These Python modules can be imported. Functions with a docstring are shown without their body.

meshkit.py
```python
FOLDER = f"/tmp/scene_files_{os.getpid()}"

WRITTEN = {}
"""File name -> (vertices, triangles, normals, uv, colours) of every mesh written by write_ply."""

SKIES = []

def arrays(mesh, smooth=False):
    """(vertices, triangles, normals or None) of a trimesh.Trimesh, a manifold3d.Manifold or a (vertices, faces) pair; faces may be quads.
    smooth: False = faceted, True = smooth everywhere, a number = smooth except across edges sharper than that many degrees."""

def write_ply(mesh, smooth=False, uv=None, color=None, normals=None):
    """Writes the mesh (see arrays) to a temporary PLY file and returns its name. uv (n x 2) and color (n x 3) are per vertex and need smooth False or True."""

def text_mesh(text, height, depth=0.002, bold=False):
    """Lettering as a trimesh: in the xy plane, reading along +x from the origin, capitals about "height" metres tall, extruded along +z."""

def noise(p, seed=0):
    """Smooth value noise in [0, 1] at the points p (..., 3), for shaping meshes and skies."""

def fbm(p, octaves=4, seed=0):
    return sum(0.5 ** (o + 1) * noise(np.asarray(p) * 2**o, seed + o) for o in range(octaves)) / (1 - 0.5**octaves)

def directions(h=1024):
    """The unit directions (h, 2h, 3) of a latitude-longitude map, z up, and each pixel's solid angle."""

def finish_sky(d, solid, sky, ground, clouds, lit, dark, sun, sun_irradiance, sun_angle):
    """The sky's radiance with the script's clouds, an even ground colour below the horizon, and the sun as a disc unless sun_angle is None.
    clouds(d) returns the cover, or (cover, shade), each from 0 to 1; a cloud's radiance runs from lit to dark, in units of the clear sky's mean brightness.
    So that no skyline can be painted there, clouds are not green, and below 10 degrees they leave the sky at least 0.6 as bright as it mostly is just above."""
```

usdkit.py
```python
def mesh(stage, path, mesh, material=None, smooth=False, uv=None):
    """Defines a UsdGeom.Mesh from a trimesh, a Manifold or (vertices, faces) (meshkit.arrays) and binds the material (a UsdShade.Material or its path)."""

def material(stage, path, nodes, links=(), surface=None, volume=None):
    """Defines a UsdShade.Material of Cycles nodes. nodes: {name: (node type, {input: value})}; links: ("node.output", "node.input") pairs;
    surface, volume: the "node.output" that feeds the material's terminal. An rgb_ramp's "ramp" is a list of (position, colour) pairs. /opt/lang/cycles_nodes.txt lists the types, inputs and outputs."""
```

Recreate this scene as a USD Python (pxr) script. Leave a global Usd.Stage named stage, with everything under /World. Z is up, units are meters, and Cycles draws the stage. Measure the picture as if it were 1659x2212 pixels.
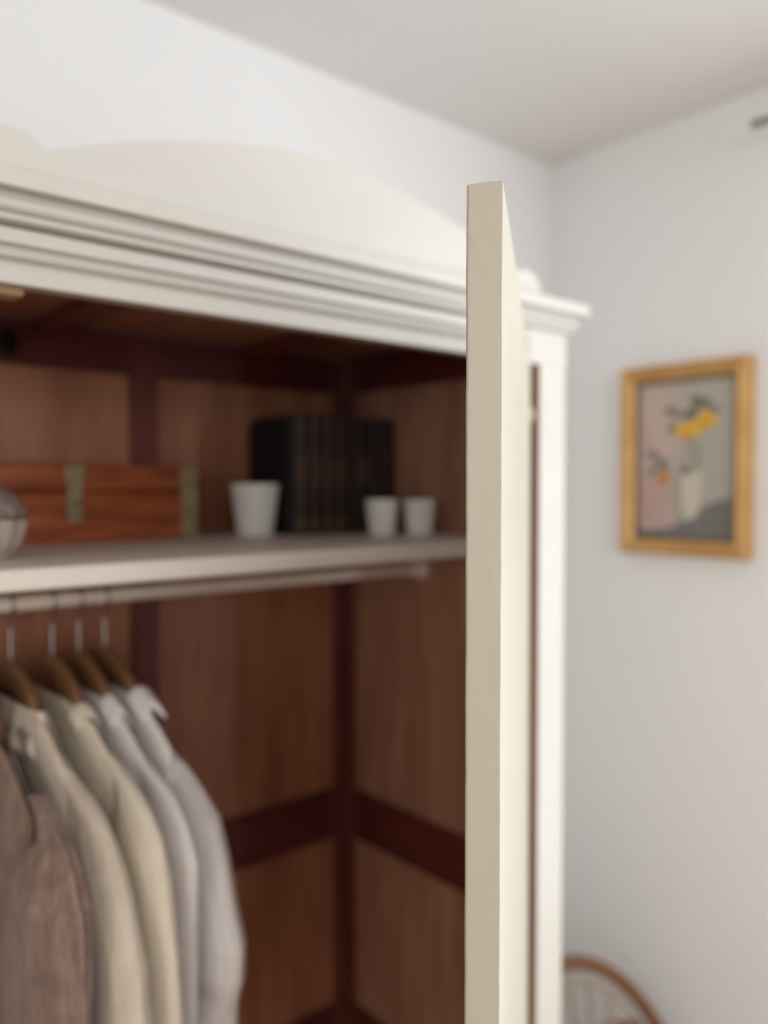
import math, numpy as np, trimesh, usdkit, meshkit
from pxr import Usd, UsdGeom, UsdLux, UsdShade, Gf, Sdf
from shapely.geometry import Polygon
from shapely import affinity
import manifold3d as m3

stage = Usd.Stage.CreateInMemory()
UsdGeom.SetStageUpAxis(stage, 'Z'); UsdGeom.SetStageMetersPerUnit(stage, 1.0)
UsdGeom.Xform.Define(stage, '/World')
rng = np.random.default_rng(7)
E = 1.65                                   # eye height; heights below are written relative to it

# ---------------------------------------------------------------- camera
F_PX, W_PX = 1780.0, 1659.0
yaw = math.atan2(1534.5, F_PX); pitch = math.atan(52 / F_PX)
fl = np.array([math.sin(yaw), math.cos(yaw), 0]); rt = np.array([math.cos(yaw), -math.sin(yaw), 0]); zz = np.array([0, 0, 1.0])
fwd = math.cos(pitch) * fl - math.sin(pitch) * zz; upv = math.sin(pitch) * fl + math.cos(pitch) * zz
cam = UsdGeom.Camera.Define(stage, '/World/camera')
cam.AddTransformOp().Set(Gf.Matrix4d(*rt, 0, *upv, 0, *(-fwd), 0, 0, 0, E, 1))
AP = 36.0; FOC = AP * F_PX / W_PX
cam.CreateHorizontalApertureAttr(AP); cam.CreateVerticalApertureAttr(AP * 2212 / 1659); cam.CreateFocalLengthAttr(FOC)
cam.CreateFStopAttr(FOC / 9.6); cam.CreateFocusDistanceAttr(0.443)
cam.CreateClippingRangeAttr(Gf.Vec2f(0.02, 200))
EXPOSURE = -0.08
cam.CreateExposureAttr(EXPOSURE)

# ---------------------------------------------------------------- light: daylight through two windows, pale sky outside
def lin(r, g, b):
    return tuple(((c / 255 + .055) / 1.055) ** 2.4 if c > 10 else c / 255 / 12.92 for c in (r, g, b))
dome = UsdLux.DomeLight.Define(stage, '/World/sky'); dome.CreateIntensityAttr(0.3); dome.CreateColorAttr(Gf.Vec3f(0.86, 0.93, 1.0))
def window_light(name, loc, rot, w, h, power, col):
    l = UsdLux.RectLight.Define(stage, '/World/' + name)
    l.CreateWidthAttr(w); l.CreateHeightAttr(h); l.CreateIntensityAttr(power); l.CreateColorAttr(Gf.Vec3f(*col))
    l.AddTranslateOp().Set(Gf.Vec3d(*loc)); l.AddRotateXYZOp().Set(Gf.Vec3f(*rot))
window_light('daylight', (1.542, -.45, 1.46), (0, 90, 0), 1.56, 1.24, 5.2, (.95, 1.0, 1.06))
window_light('daylight_left', (-2.296, -1.70, 1.88), (0, -90, 0), .9, 1.6, 3.5, (1.03, 1.0, .94))
window_light('daylight_rear', (-.35, -2.596, 1.88), (90, 0, 0), 1.6, .9, 5.6, (1.0, 1.0, 1.0))

# ---------------------------------------------------------------- materials
LK = '/World/Looks/'
MATS = {}
def mat(name, a, b=None, rough=.5, scale=8, stretch=(1, 1, 1), detail=4, bump=0, bscale=None, spec=.5, metallic=0, sheen=0, coat=0, distort=0, lo=.35, hi=.65, brd=.001):
    b = b or a
    n = {"tc": ("texture_coordinate", {}), "mp": ("mapping", {"scale": stretch}), "nz": ("noise_texture", {"scale": scale, "detail": detail, "distortion": distort}),
         "rp": ("rgb_ramp", {"ramp": [(lo, a), (hi, b)]}),
         "p": ("principled_bsdf", {"roughness": rough, "specular_ior_level": spec, "metallic": metallic, "sheen_weight": sheen, "coat_weight": coat})}
    L = [("tc.object", "mp.vector"), ("mp.vector", "nz.vector"), ("nz.fac", "rp.fac"), ("rp.color", "p.base_color")]
    if bump:
        n["bn"] = ("noise_texture", {"scale": bscale or scale * 3, "detail": 3}); n["bp"] = ("bump", {"strength": bump, "distance": brd})
        L += [("mp.vector", "bn.vector"), ("bn.fac", "bp.height"), ("bp.normal", "p.normal")]
    MATS[name] = usdkit.material(stage, LK + name, n, L, surface="p.BSDF")
    return MATS[name]
def fabric(name, a, b, wave_scale=160, bump=.5, stretch=(1, 1, .35), patch=30):
    n = {"tc": ("texture_coordinate", {}), "mp": ("mapping", {"scale": stretch}), "nz": ("noise_texture", {"scale": patch, "detail": 3, "roughness": .7}),
         "rp": ("rgb_ramp", {"ramp": [(.3, a), (.7, b)]}), "bn": ("noise_texture", {"scale": wave_scale, "detail": 3}), "bp": ("bump", {"strength": bump, "distance": .002}),
         "p": ("principled_bsdf", {"roughness": .95, "specular_ior_level": .15, "sheen_weight": .25, "sheen_roughness": .5})}
    L = [("tc.object", "mp.vector"), ("mp.vector", "nz.vector"), ("nz.fac", "rp.fac"), ("rp.color", "p.base_color"), ("mp.vector", "bn.vector"), ("bn.fac", "bp.height"), ("bp.normal", "p.normal")]
    MATS[name] = usdkit.material(stage, LK + name, n, L, surface="p.BSDF")
wall_c = (.87, .86, .855)
mat('wall_paint', wall_c, tuple(c * .985 for c in wall_c), rough=.9, scale=3, detail=1, spec=.2)
mat('ceiling_paint', (.86, .845, .825), (.845, .83, .81), rough=.95, scale=3, detail=1, spec=.2)
mat('cream_paint', (0.6167, 0.5902, 0.5366), (0.5957, 0.5692, 0.5148), rough=.42, scale=6, detail=2)
mat('door_paint', (0.5564, 0.5123, 0.4161), (0.5416, 0.4981, 0.3997), rough=.45, scale=9, stretch=(1, 1, .25), bump=.22, bscale=150, brd=.0006)
mat('hinge_paint', (.48, .42, .34), (.44, .38, .30), rough=.5, scale=60)
mat('black_knob', (.008, .007, .007), (.012, .01, .01), rough=.85, spec=.15)
mat('shelf_paint', (0.92, 0.865, 0.78), (0.9, 0.84, 0.755), rough=.5, scale=6, detail=2)
mat('panel_wood', (0.3308, 0.1285, 0.0677), (0.459, 0.2033, 0.1095), rough=.45, scale=9, stretch=(3, 3, .35), detail=6, distort=.6, bump=.06)
mat('side_wood', (0.336, 0.1608, 0.1004), (0.466, 0.2543, 0.1623), rough=.45, scale=9, stretch=(3, 3, .35), detail=6, distort=.6, bump=.06)
mat('frame_wood', (0.128, 0.0255, 0.0204), (0.192, 0.042, 0.0306), rough=.4, scale=12, stretch=(3, 3, .4), detail=5, bump=.06)
mat('rail_wood', (0.0943, 0.0182, 0.0153), (0.1392, 0.0283, 0.0229), rough=.4, scale=12, stretch=(.4, .4, 3), detail=5, bump=.06)
mat('raw_wood', (0.2244, 0.0809, 0.025), (0.2693, 0.1028, 0.0338), rough=.6, scale=14, stretch=(3, 3, .4), detail=5, bump=.1)
mat('pale_wood', (.46, .28, .15), (.52, .33, .19), rough=.6, scale=14, stretch=(.5, 3, 3), bump=.1)
mat('chest_wood', (0.1725, 0.0345, 0.0103), (0.3795, 0.0978, 0.0276), rough=.33, scale=11, stretch=(.6, 2, 6), detail=6, distort=1.2, bump=.05, coat=.2)
mat('dull_brass', (0.351, 0.27, 0.1485), (0.2295, 0.1823, 0.1013), rough=.5, scale=60, metallic=.35, bump=.1)
mat('rail_paint', (0.8887, 0.7776, 0.6665), (0.8411, 0.73, 0.6189), rough=.5, scale=20)
mat('white_ceramic', (0.843, 0.843, 0.792), (0.8176, 0.8176, 0.7664), rough=.45, scale=20)
mat('navy_cloth_cover', (0.0008, 0.0009, 0.0018), (0.0012, 0.0015, 0.0027), rough=.7, scale=80, bump=.2)
mat('brown_leather', (0.0255, 0.0112, 0.0083), (0.039, 0.018, 0.0128), rough=.5, scale=50, bump=.2)
mat('dark_leather', (0.0084, 0.0042, 0.0042), (0.0126, 0.0056, 0.0056), rough=.5, scale=50, bump=.2)
mat('red_leather', (0.0165, 0.0045, 0.0037), (0.024, 0.0067, 0.0053), rough=.5, scale=50, bump=.2)
mat('gilt', (.10, .062, .022), (.075, .045, .016), rough=.45, scale=90, metallic=.3)
mat('tan_label', (.060, .030, .014), (.075, .040, .019), rough=.6, scale=60)
mat('book_paper', (.42, .35, .24), (.36, .29, .2), rough=.9, scale=40, stretch=(20, 1, 1))
mat('hanger_wood', (0.1976, 0.0891, 0.0378), (0.2422, 0.1167, 0.0522), rough=.42, scale=12, stretch=(4, .7, 2), detail=5, bump=.04)
mat('steel', (.40, .39, .38), rough=.36, metallic=1)
mat('gold_frame', (0.644, 0.3794, 0.1445), (0.5405, 0.2902, 0.1011), rough=.42, scale=18, metallic=.35, bump=.1)
mat('dark_liner', (.13, .095, .065), (.10, .075, .05), rough=.7)
mat('rattan', (0.2046, 0.0837, 0.0279), (0.155, 0.0589, 0.0186), rough=.5, scale=40, bump=.15)
mat('pale_cane', (0.375, 0.2856, 0.1984), (0.315, 0.2312, 0.1612), rough=.6, scale=50)
mat('iron', (.06, .06, .065), (.05, .05, .055), rough=.45, metallic=.7)
mat('grey_metal', (0.32, 0.304, 0.296), (0.272, 0.264, 0.256), rough=.4, metallic=.5)
mat('floor_oak', (.46, .32, .20), (.38, .26, .16), rough=.5, scale=5, stretch=(.5, 6, 1), detail=6)
fabric('mauve_knit', (0.2125, 0.136, 0.1063), (0.3825, 0.2657, 0.2125), wave_scale=150, bump=.9, stretch=(1, 1, .5), patch=70)
fabric('cream_knit', (0.6991, 0.5962, 0.474), (0.8196, 0.7154, 0.5786), wave_scale=170, bump=.6)
fabric('ivory_cotton', (0.8035, 0.7063, 0.5573), (0.9, 0.8165, 0.661), wave_scale=260, bump=.3)
fabric('grey_white_cotton', (0.8, 0.755, 0.735), (0.86, 0.81, 0.79), wave_scale=260, bump=.25)
fabric('white_cotton', (0.88, 0.835, 0.8), (0.92, 0.88, 0.85), wave_scale=260, bump=.3)
usdkit.material(stage, LK + 'crystal', {"p": ("principled_bsdf", {"base_color": (.97, .95, .93), "roughness": .02, "ior": 1.52, "transmission_weight": .93})}, surface="p.BSDF")
MATS['crystal'] = LK + 'crystal'
usdkit.material(stage, LK + 'milky_crystal', {"p": ("principled_bsdf", {"base_color": (.88, .76, .69), "roughness": .05, "ior": 1.5, "transmission_weight": .65})}, surface="p.BSDF")
MATS['milky_crystal'] = LK + 'milky_crystal'
usdkit.material(stage, LK + 'pane_glass', {"t": ("transparent_bsdf", {"color": (.99, .995, .995)}), "g": ("glossy_bsdf", {"roughness": .02}), "fr": ("fresnel", {"IOR": 1.45}), "m": ("mix_closure", {})},
                [("fr.fac", "m.fac"), ("t.BSDF", "m.closure1"), ("g.BSDF", "m.closure2")], surface="m.Closure")
MATS['pane_glass'] = LK + 'pane_glass'

# ---------------------------------------------------------------- scene helpers
USED, ORG = {}, {}
def path_for(parent, name):
    k = (parent, name); n = USED.get(k, -1) + 1; USED[k] = n
    return f'{parent}/{name}' + (f'_{n:03d}' if n else '')
def tag(prim, label=None, cat=None, group=None, kind=None):
    for k, v in (('label', label), ('category', cat), ('group', group), ('kind', kind)):
        if v: prim.SetCustomDataByKey(k, v)
def thing(name, label, cat, loc=(0, 0, 0), group=None, rotz=0):
    x = UsdGeom.Xform.Define(stage, path_for('/World', name)); x.AddTranslateOp().Set(Gf.Vec3d(*map(float, loc)))
    if rotz: x.AddRotateZOp().Set(rotz)
    tag(x.GetPrim(), label, cat, group); ORG[str(x.GetPath())] = np.array(loc, float)
    return str(x.GetPath())
def org(path):
    while path and path not in ORG: path = path.rsplit('/', 1)[0]
    return ORG.get(path, np.zeros(3))
def obj(name, mesh, material, parent='/World', smooth=35, label=None, cat=None, group=None, kind=None):
    """ONE mesh prim; its shape is given in world coordinates and stored relative to the thing it belongs to."""
    if hasattr(mesh, 'to_mesh'):
        q = mesh.to_mesh(); mesh = trimesh.Trimesh(q.vert_properties[:, :3], q.tri_verts, process=False)
    elif isinstance(mesh, (tuple,)):
        v, f = np.asarray(mesh[0], float), np.asarray(mesh[1], int)
        if f.shape[1] == 4: f = np.vstack([f[:, [0, 1, 2]], f[:, [0, 2, 3]]])
        mesh = trimesh.Trimesh(v, f, process=False)
    mesh = mesh.copy(); mesh.vertices = mesh.vertices - org(parent)
    p = path_for(parent, name)
    g = usdkit.mesh(stage, p, mesh, MATS[material], smooth=smooth)
    tag(g.GetPrim(), label, cat, group, kind)
    return p
def struct(name, mesh, material, smooth=False):
    return obj(name, mesh, material, smooth=smooth, kind='structure')
cat_ = trimesh.util.concatenate
def box(lo, hi, c=0.0):
    lo, hi = np.minimum(lo, hi).astype(float), np.maximum(lo, hi).astype(float)
    if c <= 0:
        b = trimesh.creation.box(hi - lo); b.apply_translation((lo + hi) / 2); return b
    c = min(c, *(0.45 * (hi - lo)))
    pts = []
    for sx in (0, 1):
        for sy in (0, 1):
            for sz in (0, 1):
                p = np.array([(lo, hi)[s][i] for i, s in enumerate((sx, sy, sz))])
                d = np.array([c if s == 0 else -c for s in (sx, sy, sz)])
                for k in range(3):
                    q = p + d; q[k] = p[k]; pts.append(q)
    return trimesh.convex.convex_hull(np.array(pts))
def zbox(x0, x1, y0, y1, z0, z1, c=0.0):       # z relative to the eye
    return box((x0, y0, z0 + E), (x1, y1, z1 + E), c)
def tube(pts, r, seg=12, closed=False):
    P = np.asarray(pts, float); n = len(P); R = np.broadcast_to(np.asarray(r, float), (n,))
    T = np.gradient(P, axis=0) if not closed else np.roll(P, -1, 0) - np.roll(P, 1, 0)
    T /= np.linalg.norm(T, axis=1, keepdims=True)
    u = np.cross(T[0], [0.3, 0.2, 0.93]); u /= np.linalg.norm(u); V = []
    for k in range(n):
        u = u - T[k] * (u @ T[k]); u /= np.linalg.norm(u); w = np.cross(T[k], u)
        a = np.arange(seg) / seg * 2 * np.pi
        V.append(P[k] + R[k] * (np.cos(a)[:, None] * u + np.sin(a)[:, None] * w))
    V = np.vstack(V); f = []
    for k in range(n if closed else n - 1):
        for j in range(seg):
            a, b = k * seg + j, k * seg + (j + 1) % seg; k2 = ((k + 1) % n) * seg
            f.append((a, b, k2 + (j + 1) % seg)); f.append((a, k2 + (j + 1) % seg, k2 + j))
    if not closed:
        V = np.vstack([V, P[0], P[-1]])
        for j in range(seg):
            f.append((len(V) - 2, (j + 1) % seg, j)); f.append((len(V) - 1, (n - 1) * seg + j, (n - 1) * seg + (j + 1) % seg))
    m = trimesh.Trimesh(V, f, process=False)
    return m
def loft(rings, cap0=True, cap1=True):
    """rings: (k, n, 3), closed round n."""
    R = np.asarray(rings, float); k, n, _ = R.shape; V = R.reshape(-1, 3); f = []
    a = (np.arange(k - 1)[:, None] * n + np.arange(n)[None]); b = (np.arange(k - 1)[:, None] * n + (np.arange(n)[None] + 1) % n)
    f = np.concatenate([np.stack([a, b, b + n], -1).reshape(-1, 3), np.stack([a, b + n, a + n], -1).reshape(-1, 3)])
    ex, ef = [], []
    for do, i0 in ((cap0, 0), (cap1, (k - 1) * n)):
        if do:
            c = len(V) + len(ex); ex.append(V[i0:i0 + n].mean(0))
            for j in range(n):
                ef.append((c, i0 + (j + 1) % n, i0 + j) if i0 == 0 else (c, i0 + j, i0 + (j + 1) % n))
    if ex: V = np.vstack([V, ex]); f = np.vstack([f, ef])
    m = trimesh.Trimesh(V, f, process=False)
    if m.volume < 0: m.invert()
    return m
def lathe(prof, seg=48):
    m = trimesh.creation.revolve(np.asarray(prof, float), sections=seg)
    return m
def prism_xz(poly, y0, y1):                    # polygon in (x, z rel) pushed from y0 to y1
    m = trimesh.creation.extrude_polygon(poly, y1 - y0, engine='earcut')
    v = m.vertices.copy(); m.vertices = np.c_[v[:, 0], y1 - v[:, 2], v[:, 1] + E]
    if m.volume < 0: m.invert()
    return m
def smoothstep(t):
    t = np.clip(t, 0, 1); return t * t * (3 - 2 * t)

# ================================================================ the room
XR, XL, YB, YF, ZC = 1.546, -2.3, 1.203, -2.6, E + .742
def wall_with_hole(axis, at, thick, a0, a1, h):
    a, b, z0, z1 = h
    bits = [(a0, a, 0, ZC), (b, a1, 0, ZC), (a, b, 0, z0), (a, b, z1, ZC)]
    if axis == 'x': return cat_([box((at, p, r), (at + thick, q, s)) for p, q, r, s in bits])
    return cat_([box((p, at - thick, r), (q, at, s)) for p, q, r, s in bits])
struct('floor', box((XL, YF, -.1), (XR, YB, 0)), 'floor_oak')
struct('ceiling', box((XL - .2, YF - .2, ZC), (XR + .2, YB + .2, ZC + .1)), 'ceiling_paint')
struct('wall_back', box((XL - .2, YB, -.1), (XR + .2, YB + .2, ZC)), 'wall_paint')
WIN, WIN2, WIN3 = (-1.1, .2, .65, 2.27), (-2.53, -.87, 1.40, 2.36), (-1.18, .48, 1.40, 2.36)
struct('wall_left', wall_with_hole('x', XL - .2, .2, YF, YB, WIN2), 'wall_paint')
struct('wall_right', wall_with_hole('x', XR, .2, YF, YB, WIN), 'wall_paint')
struct('wall_front', wall_with_hole('y', YF, .2, XL - .2, XR + .2, WIN3), 'wall_paint')
def window(n, axis, at, h, out):
    a, b, z0, z1 = h; w = '/World/window_%d' % n
    UsdGeom.Xform.Define(stage, w); tag(stage.GetPrimAtPath(w), kind='structure'); ORG[w] = np.zeros(3)
    def bb(p, q, r, s, t=.05, off=.02):
        return box((at + off * out, p, r), (at + (off + t) * out, q, s), .004) if axis == 'x' else box((p, at + (off + t) * out, r), (q, at + off * out, s), .004)
    for q in ((a, b, z0, z0 + .06), (a, b, z1 - .06, z1), (a, a + .045, z0 + .06, z1 - .06), (b - .045, b, z0 + .06, z1 - .06), ((a + b) / 2 - .03, (a + b) / 2 + .03, z0 + .06, z1 - .06)):
        obj('window_frame', bb(*q), 'cream_paint', w)
    m = (a + b) / 2
    for p, q in ((a + .045, m - .03), (m + .03, b - .045)): obj('pane', bb(p, q, z0 + .06, z1 - .06, .005, .045), 'pane_glass', w, smooth=False)
window(1, 'x', XR, WIN, 1); window(2, 'x', XL, WIN2, -1); window(3, 'y', YF, WIN3, -1)
struct('baseboard_back', box((XL, YB - .014, 0), (XR, YB, .09), .003), 'wall_paint')
struct('baseboard_right', box((XR - .014, YF, 0), (XR, YB - .014, .09), .003), 'wall_paint')

# ================================================================ the wardrobe
FY, BY = .7055, 1.165                       # front plane, face of the back frame inside
CX, OR = .205, .8815                        # middle, right edge of the opening
OL = 2 * CX - OR; XO, XI = .9420, .913      # outer right side, face of the side frame inside
LO, LI = 2 * CX - XO, 2 * CX - XI
FLR = -E                                    # floor, relative to the eye
mir = lambda a, b: (2 * CX - b, 2 * CX - a)
wd = thing('wardrobe', 'large cream-painted antique wardrobe with scalloped crest, right door half open over dark brown inside', 'wardrobe', (CX, .93, 0))
TOP = .166
# front posts: painted face, bare brown wood towards the opening
for x0, x1 in ((OR + .003, XO), mir(OR + .003, XO)):
    obj('post', zbox(x0, x1, FY, FY + .03, FLR + .1, .214, .0025), 'cream_paint', wd)
for x0, x1 in ((OR, OR + .003), mir(OR, OR + .003)):
    obj('post_edge', zbox(x0, x1, FY + .0015, FY + .03, FLR + .12, TOP), 'raw_wood', wd, label='bare brown wooden edge of the post')
for x0, x1 in ((XO - .014, XO), mir(XO - .014, XO)):
    obj('side_panel', zbox(x0, x1, FY + .03, 1.19, FLR + .1, .214, .002), 'cream_paint', wd)
# moulded front rail over the opening (reeded frieze) and projecting cornice above
def strip(prof, x0, x1):                    # prof: (y, z) outline, swept along x
    P = np.array(prof); n = len(P)
    return loft([np.c_[np.full(n, x), P[:, 0], P[:, 1] + E] for x in (x0, x1)])
def arc(cy, cz, ry, rz, a0, a1, n=6):
    a = np.radians(np.linspace(a0, a1, n)); return [(cy + ry * math.cos(t), cz + rz * math.sin(t)) for t in a]
Y0 = FY + .0015
for x0, x1 in ((OR - .021, XO), mir(OR - .021, XO)):
    obj('corner_block', zbox(x0, x1, FY - .0008, FY + .02, TOP, .2125, .0012), 'cream_paint', wd)
frieze = [(FY + .02, TOP), (Y0, TOP), (Y0, .1790), (Y0 + .0006, .1798), (Y0 + .0062, .1812), (Y0 + .0070, .1850)] + arc(Y0 + .0045, .1897, .0062, .0038, 255, 105, 8) + \
         [(Y0 + .0070, .1942), (Y0 + .0066, .1972), (Y0 - .0008, .1980), (Y0 - .0016, .1988), (Y0 - .0022, .2098), (Y0 - .0012, .2106), (Y0 + .006, .2112), (Y0 + .006, .2125), (FY + .02, .2125)]
frieze = frieze[::-1]
obj('frieze_rail', strip(frieze, LO + .08, XO - .08), 'cream_paint', wd, smooth=28)
obj('frieze_back', zbox(OL, OR, FY + .02, FY + .032, .1692, .228), 'raw_wood', wd, label='bare brown wooden back of the frieze')
def cornice():
    # profile as (overhang outwards from the carcass, z); mitred round the front and the two ends
    P = [(-.02, .2126), (.0035, .2126), (.0085, .2150), (.0088, .2172), (.0062, .2180), (.0062, .2196), (.0085, .2202)] + [(.0080 + .0048 * math.cos(q), .2266 + .0062 * math.sin(q)) for q in np.radians(np.linspace(-75, 80, 9))] + \
        [(.0082, .2338), (.0090, .2350), (.0215, .2362), (.0225, .2370), (.0225, .2490), (.0219, .2513), (.0200, .2530), (.0175, .2536), (-.02, .2536)]
    path = lambda o: [(LO - o, 1.185), (LO - o, FY - o), (XO + o, FY - o), (XO + o, 1.185)]
    rings = []
    for k in range(4):
        rings.append([(*path(o)[k], z + E) for o, z in P])
    return loft(rings)
obj('cornice', cornice(), 'cream_paint', wd, smooth=28)
obj('top_board', zbox(LO, XO, FY + .02, 1.185, .236, .2532, .002), 'cream_paint', wd)
# crest board cut to two wide arches between three small humps
half = [(0, .2873), (.008, .2871), (.016, .286), (.022, .2835), (.027, .2795), (.0304, .2748), (.045, .2816), (.066, .2893), (.09, .2985), (.112, .3054), (.145, .3146), (.18, .3232), (.217, .3312), (.245, .3368),
        (.2695, .3400), (.30, .3413), (.328, .3408), (.353, .3396), (.376, .3380), (.399, .3358), (.424, .3322), (.448, .3280), (.472, .3235), (.493, .3190), (.512, .3147), (.5286, .3105), (.555, .3030), (.58, .2945), (.602, .2855), (.618, .2768),
        (.624, .2800), (.632, .2822), (.640, .2830), (.648, .2822), (.656, .2795), (.6625, .2748), (.667, .2690), (.670, .262), (.671, .2535)]
crest = [(CX + x, z) for x, z in half] + [(CX - x, z) for x, z in half[::-1]]
obj('crest_board', prism_xz(Polygon(crest).buffer(0), .697, .719), 'cream_paint', wd, smooth=30)
# inside: back and sides framed in dark wood round brown panels
RZ = [(.228, .166), (-.540, -.627), (-.932, -1.05)]          # rails: top and bottom
xs = [(XI - .026, XI), (.512, .556), mir(.512, .556), mir(XI - .026, XI)]
bays = sorted([a for a, _ in xs] + [b for _, b in xs])
bayx = [(bays[1], bays[2]), (bays[3], bays[4]), (bays[5], bays[6])]
bayz = [(-.540, .166), (-.932, -.627), (FLR + .14, -1.05)]
for x0, x1 in xs:
    obj('back_stile', zbox(x0, x1, BY, BY + .014, FLR + .13, .228, .0015), 'frame_wood', wd)
for z1, z0 in RZ:
    for x0, x1 in bayx:
        obj('back_rail', zbox(x0, x1, BY, BY + .014, z0, z1, .0015), 'rail_wood', wd)
for z0, z1 in bayz:
    for x0, x1 in bayx:
        obj('back_panel', zbox(x0, x1, BY + .007, BY + .013, z0, z1), 'panel_wood', wd, smooth=False)
SY = [(FY + .03, .778), (BY - .024, BY)]
for s in (0, 1):
    mm = (lambda a, b: (a, b)) if s == 0 else mir
    x0, x1 = mm(XI, XO - .014); p0, p1 = mm(XI + .006, XO - .0145)
    for y0, y1 in SY:
        obj('side_stile', zbox(x0, x1, y0, y1, FLR + .13, .228, .0015), 'frame_wood', wd)
    for z1, z0 in RZ:
        obj('side_rail', zbox(x0, x1, SY[0][1], SY[1][0], z0, z1, .0015), 'rail_wood', wd)
    for z0, z1 in bayz:
        obj('side_inner_panel', zbox(p0, p1, SY[0][1], SY[1][0], z0, z1), 'side_wood', wd, smooth=False)
obj('inner_ceiling', zbox(LI, XI, FY + .032, BY, .228, .2355), 'panel_wood', wd, smooth=False)
for x0, x1 in ((.372, .412), mir(.372, .412), (.70, .74)):
    obj('ceiling_batten', zbox(x0, x1, FY + .034, BY - .001, .212, .2278, .002), 'frame_wood', wd)
obj('door_catch', zbox(.17, .2265, FY + .0205, FY + .045, .1612, .1690, .001), 'pale_wood', wd, label='pale wooden door catch block')
ck = trimesh.creation.icosphere(3, .011); ck.apply_scale((1, 1.2, 1.6)); ck.apply_translation((.339, BY - .0125, E + .192))
obj('peg', ck, 'black_knob', wd, label='dark coat peg on the top back rail')
obj('shelf', zbox(LI + .0005, XI - .0005, .755, BY - .0005, -.0915, -.0715, .0025), 'shelf_paint', wd)
rail = trimesh.creation.cylinder(.0088, XI - LI - .03, sections=32); rail.apply_transform(trimesh.transformations.rotation_matrix(math.pi / 2, (0, 1, 0))); rail.apply_translation((CX, .965, E - .1295))
rp = obj('clothes_rail', rail, 'rail_paint', wd)
for x in (XI - .0105, LI + .0105):
    b = lathe([(0, -.0103), (.0165, -.0103), (.017, -.006), (.0135, .002), (.0125, .0103), (0, .0103)], 32)
    b.apply_transform(trimesh.transformations.rotation_matrix(math.pi / 2 * (-1 if x > 0 else 1), (0, 1, 0))); b.apply_translation((x, .965, E - .1295))
    obj('rail_socket', b, 'rail_paint', rp)
obj('floor_board', zbox(LO + .014, XO - .014, FY + .03, BY + .014, FLR + .1, FLR + .13), 'panel_wood', wd, smooth=False)
obj('plinth', zbox(LO - .012, XO + .012, FY - .012, 1.188, FLR + .04, FLR + .1, .004), 'cream_paint', wd)
for x in (LO + .04, XO - .04):
    for y in (FY + .04, 1.14):
        ft = lathe([(0, 0), (.022, 0), (.032, .012), (.033, .024), (.024, .0398), (0, .0398)], 28); ft.apply_translation((x, y, 0)); obj('foot', ft, 'cream_paint', wd)

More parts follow.
